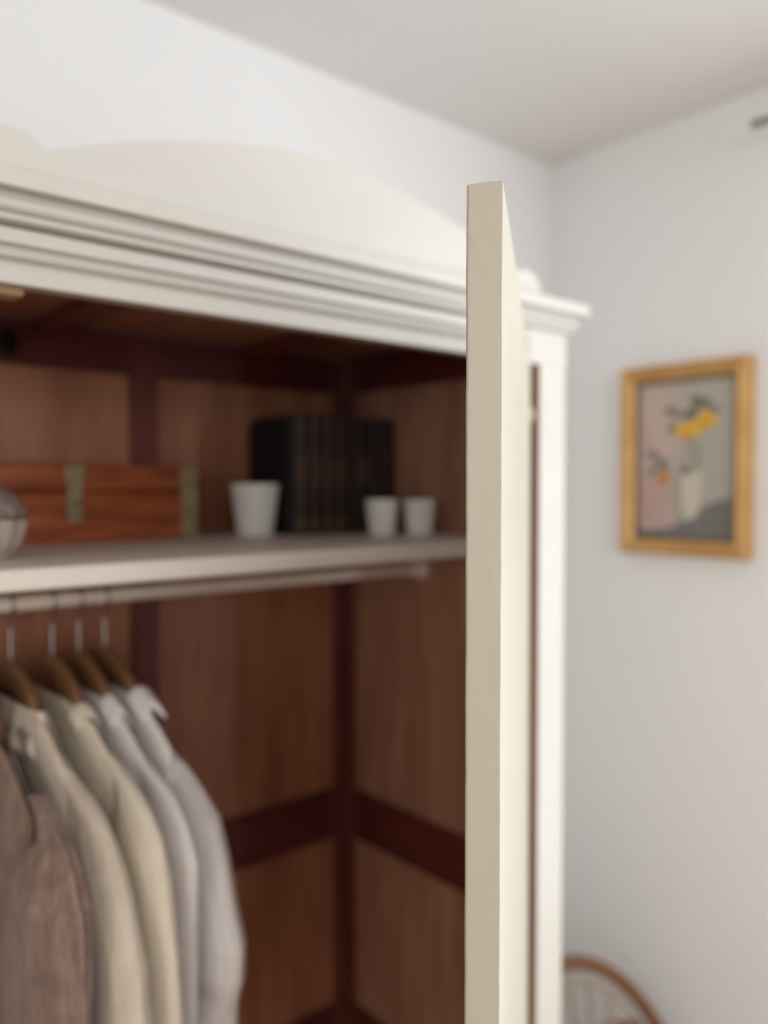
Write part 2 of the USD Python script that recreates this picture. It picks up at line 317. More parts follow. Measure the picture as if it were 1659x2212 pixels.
# doors: stiles and rails round a sunk panel, the free edge rounded and worn by many coats of paint
DW, DT, DTOP, DBOT = .664, .0196, .1640, FLR + .13
def edge_post(width, side):
    """A stile in door coordinates: s from the free edge (s=0) along the door, t from the outer face into the door's thickness."""
    rad = .0009; n = 7; pts = []
    cor = [(rad, rad, 180, 270, rad), (width, 0, None, None, 0), (width, DT, None, None, 0), (rad * 1.25, DT - rad * 1.25, 90, 180, rad * 1.25)]
    a = np.radians(np.linspace(180, 270, n)); pts += [(rad + rad * math.cos(t), rad + rad * math.sin(t)) for t in a]
    pts += [(q, 0.0) for q in np.linspace(rad * 2, width, 6)] + [(width, DT)]
    pts += [(q, DT) for q in np.linspace(width, rad * 3, 5)[1:]]
    r2 = .0019; a = np.radians(np.linspace(90, 180, n)); pts += [(r2 + r2 * math.cos(t), DT - r2 + r2 * math.sin(t)) for t in a]
    pts += [(0.0, q) for q in np.linspace(DT - .004, .004, 7)]
    P = np.array(pts)[::-1]; zs = np.concatenate([np.linspace(DBOT, DTOP - .0022, 520)])
    c = np.array([width / 2, DT / 2]); rings = []
    for z in zs:
        q = np.c_[P, np.full(len(P), z)]; rings.append(q)
    for ang in np.radians([20, 40, 60, 80, 90]):
        ins = .0022 * (1 - math.cos(ang)); zt = DTOP - .0022 + .0022 * math.sin(ang); q = P.copy()
        q[:, 0] = np.where(P[:, 0] < width * .6, np.maximum(P[:, 0], ins) , P[:, 0]); q[:, 1] = np.clip(P[:, 1], ins, DT - ins)
        zz_ = zt - .0011 * math.sin(ang) * smoothstep((P[:, 1] / DT - .45) / .55) * np.exp(-P[:, 0] / .004)
        rings.append(np.c_[q, zz_])
    R = np.array(rings)
    key = R.reshape(-1, 3)
    w = np.exp(-key[:, 0] / .004)[:, None]
    d1 = meshkit.fbm(np.c_[key[:, 1] * 160, key[:, 2] * 45, key[:, 0] * 60], 3, 3) - .5
    d2 = meshkit.fbm(np.c_[key[:, 0] * 90, key[:, 2] * 130, key[:, 1] * 220], 2, 11) - .5
    key[:, 1] += (w[:, 0] * np.where(key[:, 1] > DT / 2, 1, .55) * d1 * .00075)
    key[:, 0] += w[:, 0] * d2 * .00035
    # a small nick in the paint near the top of the free edge, and flecks along it
    for zc, tc, dp, sz in ((.132, DT - .0007, .0013, .0007), (-.215, .0004, -.0006, .0009), (-.223, .0003, -.0005, .0008), (.118, DT, -.0004, .0012), (.04, DT, .0004, .004), (-.1, DT, -.0003, .005)):
        g = np.exp(-((key[:, 2] - zc) / sz) ** 2 - ((key[:, 1] - tc) / .0018) ** 2) * (key[:, 0] < .004); key[:, 0] += dp * g
    return loft(key.reshape(R.shape))
def door_meshes():
    SW, RT, RB = .060, .062, .10
    b = lambda s0, s1, z0, z1, t0=0., t1=DT, c=.0014: box((s0, t0, z0), (s1, t1, z1), c)
    frame = cat_([edge_post(SW, 0), b(DW - SW, DW, DBOT, DTOP), b(SW - .001, DW - SW + .001, DTOP - RT, DTOP - .0004), b(SW - .001, DW - SW + .001, DBOT, DBOT + RB)])
    s0, s1, z0, z1 = SW, DW - SW, DBOT + RB, DTOP - RT
    ring = lambda i, t: np.array([(s0 + i, t, z0 + i), (s1 - i, t, z0 + i), (s1 - i, t, z1 - i), (s0 + i, t, z1 - i)])
    mould = loft([ring(-.001, .0), ring(.006, .0003), ring(.013, .0018), ring(.021, .0045), ring(.028, .0064), ring(.034, .0070), ring(.034, .0110), ring(-.001, .0110)], False, False)
    panel = b(s0 - .004, s1 + .004, z0 - .004, z1 + .004, .0070, .0130)
    back = b(.040, DW - .030, DBOT + .03, DTOP - .03, DT - .0015, DT + .0004, .0002)
    return frame, mould, panel, back
DM = door_meshes()
def place_door(m, hinge, ang, flip):
    """hinge: where the hinge end's outer corner stands; ang: direction from the hinge to the free edge; flip: which hand."""
    m = m.copy(); v = m.vertices; s, t, z = DW - v[:, 0], v[:, 1], v[:, 2]
    e = np.array([math.cos(ang), math.sin(ang)]); nrm = np.array([-e[1], e[0]]) * flip
    xy = np.array(hinge) + s[:, None] * e + t[:, None] * nrm
    m.vertices = np.c_[xy, z + E]
    if m.volume < 0: m.invert()
    return m
ANG = math.pi + math.atan2(.6142, .7892)
FREE = np.array([.3371, .2940]); HINGE = FREE - DW * np.array([math.cos(ANG), math.sin(ANG)])
for hinge, ang, flip in ((HINGE, ANG, -1), (np.array([2 * CX - HINGE[0], HINGE[1]]), math.radians(-164), 1)):
    d = obj('door', place_door(DM[0], hinge, ang, flip), 'door_paint', wd, smooth=40)
    obj('panel_moulding', place_door(DM[1], hinge, ang, flip), 'door_paint', d, smooth=30)
    obj('door_panel', place_door(DM[2], hinge, ang, flip), 'door_paint', d, smooth=30)
    obj('inner_face', place_door(DM[3], hinge, ang, flip), 'panel_wood', d, smooth=30, label='bare brown wooden inside of the door')
    px = OR - .0005 if flip < 0 else OL + .0005
    sgn = 1 if flip < 0 else -1
    for zc in (.097, -.82, -1.4):
        k = trimesh.creation.cylinder(.0026, .018, sections=20); k.apply_translation((hinge[0] + sgn * .0012, hinge[1] - .0006, E + zc))
        leaf = place_door(box((DW - .024, -.0014, zc - .009), (DW - .0005, .0005, zc + .009), .0006), hinge, ang, flip)
        kx = hinge[0] + sgn * .0045
        obj('hinge', cat_([k, leaf, zbox(min(kx, px), max(kx, px), hinge[1] + .009, hinge[1] + .0112, zc - .004, zc + .004)]), 'hinge_paint', d)


# ================================================================ things on the shelf
SH = -.0712
def wood_chest():
    x0, x1, y0, y1, z0, z1 = .214, .5565, 1.052, 1.158, SH, .0305
    zs = -.0045
    t = thing('wooden_chest', 'low reddish wooden box with brass clasp and corner strap on the white shelf', 'box', ((x0 + x1) / 2, (y0 + y1) / 2, E + SH))
    obj('body', zbox(x0, x1, y0, y1, z0, zs - .0012, .002), 'chest_wood', t)
    lid = obj('lid', zbox(x0 - .001, x1 + .001, y0 - .001, y1, zs, z1, .003), 'chest_wood', t)
    cx = .3865
    cl = obj('clasp', cat_([zbox(cx - .0125, cx + .0125, y0 - .0035, y0 - .001, .006, .0285, .001), zbox(cx - .0095, cx + .0095, y0 - .003, y0 - .001, -.045, .008, .001)]), 'dull_brass', t, label='brass clasp strap')
    obj('staple', tube([(cx + .005 * math.cos(a), y0 - .0035 - .004 * math.sin(a), E - .018) for a in np.linspace(0, math.pi, 9)], .0014, 8), 'dull_brass', cl)
    for zc in (.023, -.039):
        s = trimesh.creation.icosphere(2, .002); s.apply_translation((cx, y0 - .0035, E + zc)); obj('stud', s, 'dull_brass', cl)
    for xa, xb in ((x1 - .022, x1 + .002), (x0 - .002, x0 + .022)):
        obj('corner_strap', zbox(xa, xb, y0 - .003, y0 + .02, z0 + .0008, z1 - .001, .001), 'dull_brass', t, label='brass corner strap')
wood_chest()
def cup(name, label, x, y, r0, r1, h, group=None):
    t = thing(name, label, 'cup', (x, y, E + SH), group)
    w = .0028
    prof = [(0, 0), (r0 - .003, 0), (r0 - .0006, .0012), (r0, .004)] + [(r0 + (r1 - r0) * k, .004 + (h - .006) * k) for k in (.25, .5, .75, 1)] + [(r1 - .0006, h - .0004), (r1 - w / 2, h), (r1 - w + .0004, h - .0006), (r1 - w, h - .002), ((r0 + r1) / 2 - w, h * .5), (r0 - w, .008), (r0 - w - .005, .0045), (0, .004)]
    m = lathe(prof, 56); m.apply_translation((x, y, E + SH)); obj('cup_wall', m, 'white_ceramic', t, smooth=40)
    c = trimesh.creation.cylinder(r1 * .88 - w, .004, sections=40); c.apply_translation((x, y, E + SH + h * .62)); obj('wax', c, 'shelf_paint', t)
cup('white_cup', 'larger white tapered cup in front of the broad black book cover', .654, 1.052, .0268, .0362, .0775)
cup('white_cup', 'small white tapered cup in front of the dark red books, left of the small pair', .800, .933, .0195, .0250, .0545)
cup('white_cup', 'small white tapered cup nearest the open door on the shelf', .851, .905, .0195, .0247, .0540)
def crystal_dish():
    x, y = .2345, .863
    t = thing('crystal_dish', 'round cut-glass lidded dish with bright facets, at the left of the white shelf', 'dish', (x, y, E + SH))
    def cut(prof, amp, k, twist=0):
        P = np.array(prof); n = 72; a = np.arange(n) / n * 2 * np.pi; rings = []
        for i, (r, z) in enumerate(P):
            m = 1 + (amp if r > .012 else 0) * (np.abs(((a * k / (2 * np.pi) + twist * i) % 1) - .5) * 2 - .5)
            rings.append(np.c_[x + r * m * np.cos(a), y + r * m * np.sin(a), np.full(n, z + E + SH)])
        return loft(rings)
    obj('bowl', cut([(.014, 0), (.017, .0012), (.0165, .0035), (.0215, .008), (.0275, .016), (.0315, .027), (.0335, .037), (.0335, .0402), (.0310, .0402), (.0295, .034), (.0262, .022), (.020, .0125), (.006, .0095)], .11, 10), 'milky_crystal', t, smooth=14)
    l = obj('lid', cut([(.0300, .0412), (.0325, .0412), (.0322, .0435), (.0305, .050), (.0265, .0585), (.0205, .066), (.0125, .0715), (.0050, .0730), (.0060, .0775), (.0035, .0800), (.0002, .0805), (.0002, .0700), (.012, .0685), (.019, .0640), (.0248, .0570), (.0287, .0490), (.0302, .0435)], .14, 9, .5), 'crystal', t, smooth=12)
    g = lathe([(.0288, .0405), (.0322, .0405), (.0322, .0414), (.0288, .0414)], 64); g.apply_translation((x, y, E + SH)); obj('rim_band', g, 'gilt', t, label='thin gold rim between bowl and lid')
crystal_dish()
def book(name, label, x0, x1, ztop, mtl, bands=(), panel=None, depth=.115, y=1.030, group=None):
    x0 += .0004; x1 -= .0004; w = x1 - x0; c = (x0 + x1) / 2
    t = thing(name, label, 'book', (c, y + depth / 2, E + SH), group)
    a = np.linspace(math.pi, 2 * math.pi, 11); bul = min(.005, w * .25)
    out = [(x1, y + bul), (x1, y + depth)] + [(x1 - .0025, y + depth), (x1 - .0025, y + bul + .003), (x0 + .0025, y + bul + .003), (x0 + .0025, y + depth)] + [(x0, y + depth), (x0, y + bul)] + [(c + w / 2 * math.cos(q), y + bul + bul * math.sin(q)) for q in a[1:-1]]
    def ex(poly, z0, z1):
        m = trimesh.creation.extrude_polygon(Polygon(poly), z1 - z0, engine='earcut'); m.apply_translation((0, 0, z0 + E)); return m
    cv = obj('cover', ex(out, SH, ztop), mtl, t, smooth=30)
    obj('page_block', zbox(x0 + .003, x1 - .003, y + bul + .0035, y + depth - .004, SH + .0025, ztop - .003), 'book_paper', t, smooth=False)
    def sp(z0, z1, up, inset=0):
        o = [(c + (w / 2 - .0004 - inset) * math.cos(q), y + bul + (bul + up) * math.sin(q) - .0002) for q in a]; i = [(c + (w / 2 - .0008 - inset) * math.cos(q), y + bul + bul * .5 * math.sin(q)) for q in a[::-1]]
        return ex(o + i, z0, z1)
    for zb, hb in bands: obj('gilt_band', sp(zb, zb + hb, .0006), 'gilt', cv)
    if panel: obj('spine_label', sp(panel[0], panel[1], .0004), 'tan_label', cv)
book('book', 'black book with its broad cover showing at the left end of the row', .6975, .7110, .1035, 'navy_cloth_cover', depth=.108)
bs = [(.7115, .7445, .1125), (.7450, .7690, .1140), (.7695, .7925, .1140), (.7930, .8205, .1138)]
names = ['brown leather book with gilt foot band, touching the black book cover', 'brown leather book with gilt foot band, second from the black book cover',
         'brown leather book with gilt foot band, third from the black book cover', 'brown leather book with gilt foot band, beside the thin black book']
for (x0, x1, zt), lb in zip(bs, names):
    book('book', lb, x0, x1, zt, 'brown_leather', bands=((-.064, .018), (.092, .003), (-.003, .002)), panel=(.004, .048), group='matching brown leather books')
book('book', 'thin black book between the brown set and the dark red books', .821, .8350, .1105, 'dark_leather')
for (x0, x1, zt), lb, pn in zip([(.8355, .8625, .1118), (.8630, .8880, .1120), (.8885, .9120, .1118)], ['dark red-brown book with tan spine label, beside the thin black book', 'dark red-brown book in the middle of the last three books', 'dark red-brown book against the right side of the wardrobe'], [(.004, .048), None, None]):
    book('book', lb, x0, x1, zt, 'red_leather', panel=pn, group='dark red-brown books')

# ================================================================ hangers and clothes
YR, ZR = .965, -.1295
def hanger(x, label, dz=0.0, reach=.097):
    t = thing('clothes_hanger', label, 'clothes hanger', (x, YR, E + ZR), 'wooden hangers on the clothes rail')
    zt = -.190 + dz
    R = .0118
    hook = [(x, YR + R * math.cos(a), E + ZR + .0005 + R * math.sin(a)) for a in np.radians(np.linspace(200, -40, 22))]
    hook += [(x, YR + R * .55, E + ZR - .0135), (x, YR + R * .2, E + ZR - .021), (x, YR, E + ZR - .029), (x, YR, E + zt - .012)]
    # the open end of the hook looks to the back, the shank bulges to the front
    hook = [(p[0], 2 * YR - p[1], p[2]) for p in hook]
    obj('hook', tube(hook, .0017, 10), 'steel', t, label='steel wire hook')
    ys = np.linspace(-reach, reach, 61); rings = []
    for u in ys:
        q = abs(u); zc = dz + np.interp(q, [0, .012, .03, .05, .074, .083, .091, .105, .15], [-.1895, -.1905, -.1945, -.2020, -.2145, -.2270, -.2510, -.2660, -.2880])
        hw = .0072 - .0006 * smoothstep((q - .06) / .06); hh = .0215 - .0105 * smoothstep((q - .05) / .12)
        if q > reach - .006: hw *= .75; hh *= .75
        zc -= hh; a = np.arange(16) / 16 * 2 * np.pi
        rings.append(np.c_[x + hw * np.sign(np.cos(a)) * np.abs(np.cos(a)) ** .7, np.full(16, YR + u), E + zc + hh * np.sign(np.sin(a)) * np.abs(np.sin(a)) ** .7])
    obj('arms', loft(rings), 'hanger_wood', t, smooth=50)
    c = lathe([(0, -.003), (.0036, -.003), (.0036, .0012), (.0022, .0025), (0, .0025)], 20); c.apply_translation((x, YR, E + zt + .0012)); obj('ferrule', c, 'steel', t)
HX = [.2415, .2817, .3270, .3580, .3890]
for x, lb in zip(HX, ['wooden hanger with wire hook holding the brown-mauve jumper', 'wooden hanger with wire hook inside the frilled cream blouse', 'wooden hanger with wire hook inside the plain ivory shirt',
                      'wooden hanger with wire hook inside the greyish white shirt', 'wooden hanger with wire hook inside the white blouse nearest the door']):
    hanger(x, lb)

def interp(prof, z):
    P = np.array(prof); o = np.argsort(P[:, 1]); return np.interp(z, P[o, 1], P[o, 0])
def ridge(dy, off):                          # height of the shoulder line at a distance from the neck
    return off + np.interp(np.abs(dy), [0, .05, .08, .10, .125, .15, .18, .22, .3], [-.2310, -.2300, -.2310, -.2345, -.2450, -.2590, -.2780, -.3050, -.36])
def garment(name, label, cat, mtl, x, prof, off=0., body_t=.0108, slv=(.018, .050), sx=0., length=.52, sleeve_end=-.62, folds=.004, seed=0, wsh=.168, cuff=False, group='tops on the clothes rail', pleats=0, freq=5, taper=False):
    t = thing(name, label, cat, (x, YR, E - .22), group)
    n = 96; a = np.arange(n) / n * 2 * np.pi
    ks = np.concatenate([[0, .003, .008, .016, .03], np.linspace(.05, length, 44)]); rings = []
    for d in ks:
        wk = wsh + .004 * min(d / .1, 1) - .02 * smoothstep((d - .05) / .25); tk = .0105 + (body_t - .0105) * smoothstep(d / .05) + .0008 * smoothstep(d / .4)
        cy, sn = np.cos(a), np.sin(a)
        y = YR - .003 + wk * np.sign(cy) * np.abs(cy) ** .85; xx = tk * np.sign(sn) * np.abs(sn) ** .6
        if d < .02: xx = xx * (1 - (1 - d / .02) ** 2 * (.15 + .68 * smoothstep((np.abs(y - YR) - .100) / .03)))
        fd = (meshkit.fbm(np.c_[cy * freq, sn * 2 + seed, np.full(n, d * 5)], 3, seed) - .5) * folds * smoothstep(d / .1) * 1.0
        xx = xx + fd; z = ridge(y - YR, off) - d
        rings.append(np.c_[x + xx, y, E + z])
    b = obj('body', loft(rings, False, False), mtl, t, smooth=60)
    for sg in (-1, 1):                        # front sleeve follows the outline seen, the rear one mirrors it
        zt = ridge(-.152, off) - .003; zs = np.concatenate([zt - np.array([0, .002, .005, .010, .017, .026, .037]), np.linspace(zt - .05, sleeve_end, 70)]); rings = []; n2 = 64; a2 = np.arange(n2) / n2 * 2 * np.pi
        for z in zs:
            d = zt - z; yf = interp(prof, z); g = smoothstep(d / .045); q = (d - .0) / (zt - sleeve_end)
            ry = slv[1] * (.22 + .78 * smoothstep(d / .07)) * (1 - .10 * smoothstep((q - .3) / .7)); rx = slv[0] * (.36 + .64 * smoothstep(d / .085))
            if taper: ry *= .62 + .38 * smoothstep(d / .17)
            if cuff:
                pinch = math.exp(-((z - (sleeve_end + .045)) / .012) ** 2); flare = smoothstep((sleeve_end + .035 - z) / .03)
                ry *= 1 - .30 * pinch - .16 * flare; rx *= 1 - .25 * pinch + .05 * flare
            top_in = .115 * (1 - smoothstep(d / .03)) * 0
            yc = yf + ry + top_in; cy, sn = np.cos(a2), np.sin(a2)
            fx = meshkit.fbm(np.c_[cy * freq * .8 + seed, sn * freq * .8, np.full(n2, z * 7)], 3, seed + 5) - .5
            fz = meshkit.noise(np.c_[cy * 2, sn * 2, np.full(n2, z * 26 + seed)], seed + 9) - .5
            pl = np.sin(a2 * pleats + 1.3 * np.sin(z * 9 + seed)) * .0040 * smoothstep(d / .03) * math.exp(-d / .22) if pleats else 0
            m = 1 + (fx * folds * 26 + fz * folds * 7 * (1.5 if cuff else .8)) + pl * 26
            if cuff: m = m + .06 * np.sin(a2 * 15) * smoothstep((sleeve_end + .04 - z) / .03)
            yy = yc + ry * np.sign(cy) * np.abs(cy) ** .9 * m; xx = x + sx * g + rx * sn * m
            if sg > 0: o = YR - yy; yy = YR + np.where(o < .14, o, .14 + (o - .14) * (BY - .012 - YR - .14) / (YR + .016 - .14 - min(q_[0] for q_ in prof)))
            rings.append(np.c_[xx, yy, np.full(n2, E + z)])
        obj('sleeve', loft(rings, True, False), mtl, t, smooth=60)
    return t
P1 = [(0.7745, -0.262), (0.7385, -0.276), (0.6684, -0.3045), (0.6482, -0.3433), (0.6445, -0.4036), (0.6463, -0.4714), (0.65, -0.6), (0.654, -0.8)]
P2 = [(0.8307, -0.258), (0.7901, -0.2769), (0.7234, -0.2933), (0.6972, -0.3162), (0.6725, -0.3466), (0.638, -0.4032), (0.628, -0.4638), (0.626, -0.6), (0.631, -0.8)]
P3 = [(0.8296, -0.2637), (0.7678, -0.2771), (0.7151, -0.294), (0.6857, -0.3172), (0.6718, -0.3483), (0.6588, -0.4097), (0.6464, -0.497), (0.642, -0.6), (0.642, -0.8)]
P4 = [(0.8248, -0.2688), (0.7335, -0.295), (0.701, -0.32), (0.6831, -0.3484), (0.686, -0.45), (0.691, -0.6)]
P5 = [(0.8175, -0.2823), (0.7698, -0.3071), (0.7273, -0.3351), (0.7092, -0.3721), (0.6961, -0.4145), (0.6806, -0.4456), (0.6835, -0.4794), (0.6944, -0.5079), (0.7018, -0.5328), (0.704, -0.56)]
garment('jumper', 'brown-mauve knitted jumper with gathered sleeves, nearest of the hanging clothes', 'jumper', 'mauve_knit', HX[0], P1, off=-.012, slv=(.0230, .086), sx=-.004, wsh=.190, taper=True, sleeve_end=-.66, folds=.0045, seed=1, pleats=9)
t2 = garment('blouse', 'cream knitted blouse with a frilled eyelet collar, beside the brown-mauve jumper', 'blouse', 'cream_knit', HX[1] + .0005, P2, off=.0, slv=(.0185, .052), sx=.002, sleeve_end=-.66, folds=.004, seed=2)
t3 = garment('shirt', 'plain ivory shirt hanging between the frilled blouse and the greyish shirt', 'shirt', 'ivory_cotton', HX[2], P3, off=0, slv=(.0152, .050), sx=-.002, sleeve_end=-.68, folds=.0055, seed=3)
t4 = garment('shirt', 'greyish white shirt with narrow collar, second of the hanging clothes from the door', 'shirt', 'grey_white_cotton', HX[3], P4, off=.002, slv=(.0130, .052), sx=.002, sleeve_end=-.66, folds=.0045, seed=4)
t5 = garment('blouse', 'white blouse with pointed collar and ruffled cuff, hanging closest to the open door', 'blouse', 'white_cotton', HX[4], P5, off=.002, slv=(.021, .048), sx=.014, sleeve_end=-.545, folds=.0055, seed=5, cuff=True, freq=6)
def lapel(t, mtl, x, off, d0=.090, d1=.128, hw=.0175, lift=.0045, tip=.007, name='collar'):
    # folded collar leaves lying over the front and the back of the neck opening
    for sg in (-1, 1):
        rings = []
        for u in np.linspace(0, 1, 14):
            q = np.linspace(-1, 1, 15); w = hw * (1 - .12 * u)
            dy = d0 + (d1 - d0 - tip) * u + tip * u * np.abs(q) ** 1.5
            z = ridge(dy, off) + lift - .0135 * np.abs(q) ** 2.2 - .0035 * u * np.abs(q)
            top = np.c_[x + w * q, YR + sg * dy, E + z]; bot = np.c_[x + (w - .0012) * q, YR + sg * (dy - .0006), E + z - .0018]
            rings.append(np.vstack([top, bot[::-1]]))
        obj(name, loft(rings), mtl, t, smooth=50)
lapel(t5, 'white_cotton', HX[4] + .003, .004, hw=.0168, lift=.007, d1=.127)
lapel(t4, 'grey_white_cotton', HX[3] - .001, .003, hw=.0125, lift=.005, d1=.122, tip=.005)
lapel(t3, 'ivory_cotton', HX[2], .0, hw=.0150, lift=.0035, d1=.108, tip=.0, name='neckband')
def frill(t, mtl, x, off):
    n, k = 240, 16; a = np.arange(n) / n * 2 * np.pi; G = []
    for i in range(k):
        q = i / (k - 1); rip = np.sin(a * 17) * .0032 * q + np.sin(a * 9 + 1) * .0016 * q
        ry, rx = .0975 + .022 * q, .0142 + .0100 * q
        G.append(np.c_[x + (rx + rip * .6) * np.sin(a), YR - .002 + (ry + rip) * np.cos(a), E + ridge(.05, off) + .004 - .044 * q + .004 * np.sin(a * 17 + .6) * q - .004 * np.cos(a) ** 2])
    G = np.array(G); ins = G.copy(); c = np.array([x, YR - .002, 0]); ins[:, :, :2] -= (ins[:, :, :2] - c[:2]) * .022; ins[:, :, 2] -= .0006
    V = np.vstack([G.reshape(-1, 3), ins.reshape(-1, 3)]); f = []
    hole = np.zeros((k - 1, n), bool)
    for h in range(26):
        ac = (h + .5) * n / 26
        for i in range(k - 1):
            for j in range(n):
                dj = min(abs(j - ac), n - abs(j - ac))
                if (dj / 2.3) ** 2 + ((i - 8.5) / 1.7) ** 2 < 1: hole[i, j] = True
    N = k * n
    for i in range(k - 1):
        for j in range(n):
            p, q_ = i * n + j, i * n + (j + 1) % n
            if hole[i, j]: continue
            f += [(p, q_, q_ + n), (p, q_ + n, p + n), (N + p, N + q_ + n, N + q_), (N + p, N + p + n, N + q_ + n)]
    obj('frilled_collar', trimesh.Trimesh(V, f, process=False), mtl, t, smooth=60, label='frilled collar with a row of eyelet holes')
frill(t2, 'cream_knit', HX[1] + .0005, .0)

# ================================================================ picture on the right wall
def picture():
    y0, y1, z0, z1 = .722, .9975, -.1355, .2490; xw = XR
    t = thing('framed_picture', 'gilt-framed painting of yellow lemons and a vase on the right wall', 'picture', (xw, (y0 + y1) / 2, E + (z0 + z1) / 2))
    P = [(0, 0), (0, .026), (.003, .030), (.007, .031), (.010, .028), (.013, .0275), (.016, .0305), (.022, .0285), (.027, .021), (.0305, .019), (.0305, 0)]   # inset, height off the wall
    cor = lambda i: [(y0 + i, z0 + i), (y1 - i, z0 + i), (y1 - i, z1 - i), (y0 + i, z1 - i)]
    for k in range(4):
        rings = [[(xw - h, cor(i)[j][0], E + cor(i)[j][1]) for i, h in P] for j in (k, (k + 1) % 4)]
        obj('frame_rail', loft(rings), 'gold_frame', t, smooth=30)
    P2 = [(.0300, 0), (.0300, .0185), (.0335, .0170), (.0365, .0125), (.0365, 0)]
    for k in range(4):
        rings = [[(xw - h, cor(i)[j][0], E + cor(i)[j][1]) for i, h in P2] for j in (k, (k + 1) % 4)]
        obj('liner', loft(rings), 'dark_liner', t, smooth=30, label='dark inner liner of the frame')
    yi0, yi1, zi0, zi1 = y0 + .0365, y1 - .0365, z0 + .0365, z1 - .0365
    n = {"g": ("texture_coordinate", {}), "s": ("separate_xyz", {}), "ry": ("map_range", {"from_min": -.10, "from_max": .10, "clamp": True}), "rz": ("map_range", {"from_min": -.16, "from_max": .16, "clamp": True}),
         "nz": ("noise_texture", {"scale": 22, "detail": 4}), "ad": ("math", {"math_type": "multiply_add", "value2": .35, "value3": -.175}), "sum": ("math", {"math_type": "add"}),
         "a": ("rgb_ramp", {"ramp": [(.30, (.45, .42, .35)), (.55, (.47, .40, .345)), (.75, (.54, .42, .365))]}), "b": ("rgb_ramp", {"ramp": [(.35, (.41, .37, .33)), (.62, (.54, .39, .35)), (.9, (.57, .38, .35))]}),
         "m": ("mix", {}), "p": ("principled_bsdf", {"roughness": .6})}
    usdkit.material(stage, LK + 'painted_ground', n, [("g.object", "s.vector"), ("s.y", "ry.value"), ("s.z", "rz.value"), ("nz.fac", "ad.value1"), ("ry.result", "sum.value1"), ("ad.value", "sum.value2"), ("sum.value", "a.fac"), ("sum.value", "b.fac"),
                                                       ("rz.result", "m.fac"), ("b.color", "m.color1"), ("a.color", "m.color2"), ("m.color", "p.base_color")], surface="p.BSDF")
    MATS['painted_ground'] = LK + 'painted_ground'
    cv = obj('canvas', box((xw - .010, yi0, E + zi0), (xw, yi1, E + zi1)), 'painted_ground', t, smooth=False)
    # brush strokes, laid on as thin paint; u from the picture's left (0) to right (1), v from the top
    U = lambda u: yi1 - u * (yi1 - yi0); V = lambda v: zi1 - v * (zi1 - zi0)
    pal = dict(table=(.185, .18, .165), vase_cream=(.64, .57, .46), vase_glass=(.39, .36, .30), lemon=(.80, .46, .035), lemon_deep=(.62, .33, .03), tangerine=(.60, .24, .03), leaf=(.19, .17, .12), leaf_grey=(.26, .24, .19), stem=(.32, .29, .25), highlight=(.58, .50, .44), pink=(.56, .37, .335))
    for k, c in pal.items(): mat('paint_' + k, c, tuple(q * .82 for q in c), rough=.55, scale=70, bump=.25, bscale=180)
    lv = [0]
    def paint(name, pts, m):
        lv[0] += 1; h = .0004 + .00004 * lv[0]
        poly = Polygon([(U(u), V(v)) for u, v in pts]).buffer(0)
        if poly.geom_type != 'Polygon': poly = max(poly.geoms, key=lambda g: g.area)
        e = trimesh.creation.extrude_polygon(poly, h, engine='earcut'); q = e.vertices.copy()
        e.vertices = np.c_[xw - .010 - q[:, 2], q[:, 0], q[:, 1] + E]
        if e.volume < 0: e.invert()
        obj(name, e, 'paint_' + m, cv, smooth=False)
    def blob(u, v, ru, rv, rot=0, seed=0, n=22, amp=.12):
        a = np.arange(n) / n * 2 * np.pi; q = 1 + amp * (np.sin(a * 3 + seed) + .6 * np.sin(a * 5 + seed * 2)); c, s = math.cos(rot), math.sin(rot)
        return [(u + (ru * q_ * math.cos(x)) * c - rv * q_ * math.sin(x) * s, v + ((ru * q_ * math.cos(x)) * s + rv * q_ * math.sin(x) * c) * .62) for x, q_ in zip(a, q)]
    paint('painted_table', [(0, 1), (1, 1), (1, .74), (.93, .75), (.80, .775), (.70, .80), (.62, .86), (.45, .90), (.33, .945), (.15, .955), (0, .96)], 'table')
    paint('painted_pink', [(.02, .60), (.30, .64), (.34, .72), (.33, .93), (.02, .94)], 'pink')
    paint('painted_vase_shadow', [(.37, .58), (.50, .57), (.55, .90), (.42, .90), (.38, .78)], 'vase_glass')
    paint('painted_vase', [(.47, .585), (.69, .575), (.68, .70), (.645, .84), (.60, .885), (.50, .885), (.475, .80), (.46, .68)], 'vase_cream')
    paint('painted_light', blob(.41, .525, .055, .05, 0, 2), 'highlight')
    for a_, b_ in (((.55, .36), (.52, .58)), ((.60, .37), (.63, .58)), ((.66, .35), (.64, .57)), ((.42, .47), (.47, .59))):
        (u0, v0), (u1, v1) = a_, b_; paint('painted_stem', [(u0 - .010, v0), (u0 + .010, v0), (u1 + .012, v1), (u1 - .012, v1)], 'stem')
    for i, (u, v, ru, rv, ro, m) in enumerate([(.40, .20, .10, .045, .5, 'leaf_grey'), (.37, .295, .05, .05, .4, 'leaf_grey'), (.57, .205, .085, .06, -.5, 'leaf'), (.66, .135, .11, .06, .2, 'leaf'), (.78, .185, .085, .05, .6, 'leaf_grey'), (.33, .18, .05, .05, 0, 'leaf_grey'),
                                              (.14, .455, .06, .05, .2, 'leaf_grey'), (.21, .50, .07, .045, .5, 'leaf_grey'), (.29, .53, .065, .055, .3, 'leaf_grey'), (.15, .57, .07, .045, -.4, 'leaf_grey'), (.53, .565, .05, .05, 0, 'leaf_grey')]):
        paint('painted_leaf', blob(u, v, ru, rv, ro, i), m)
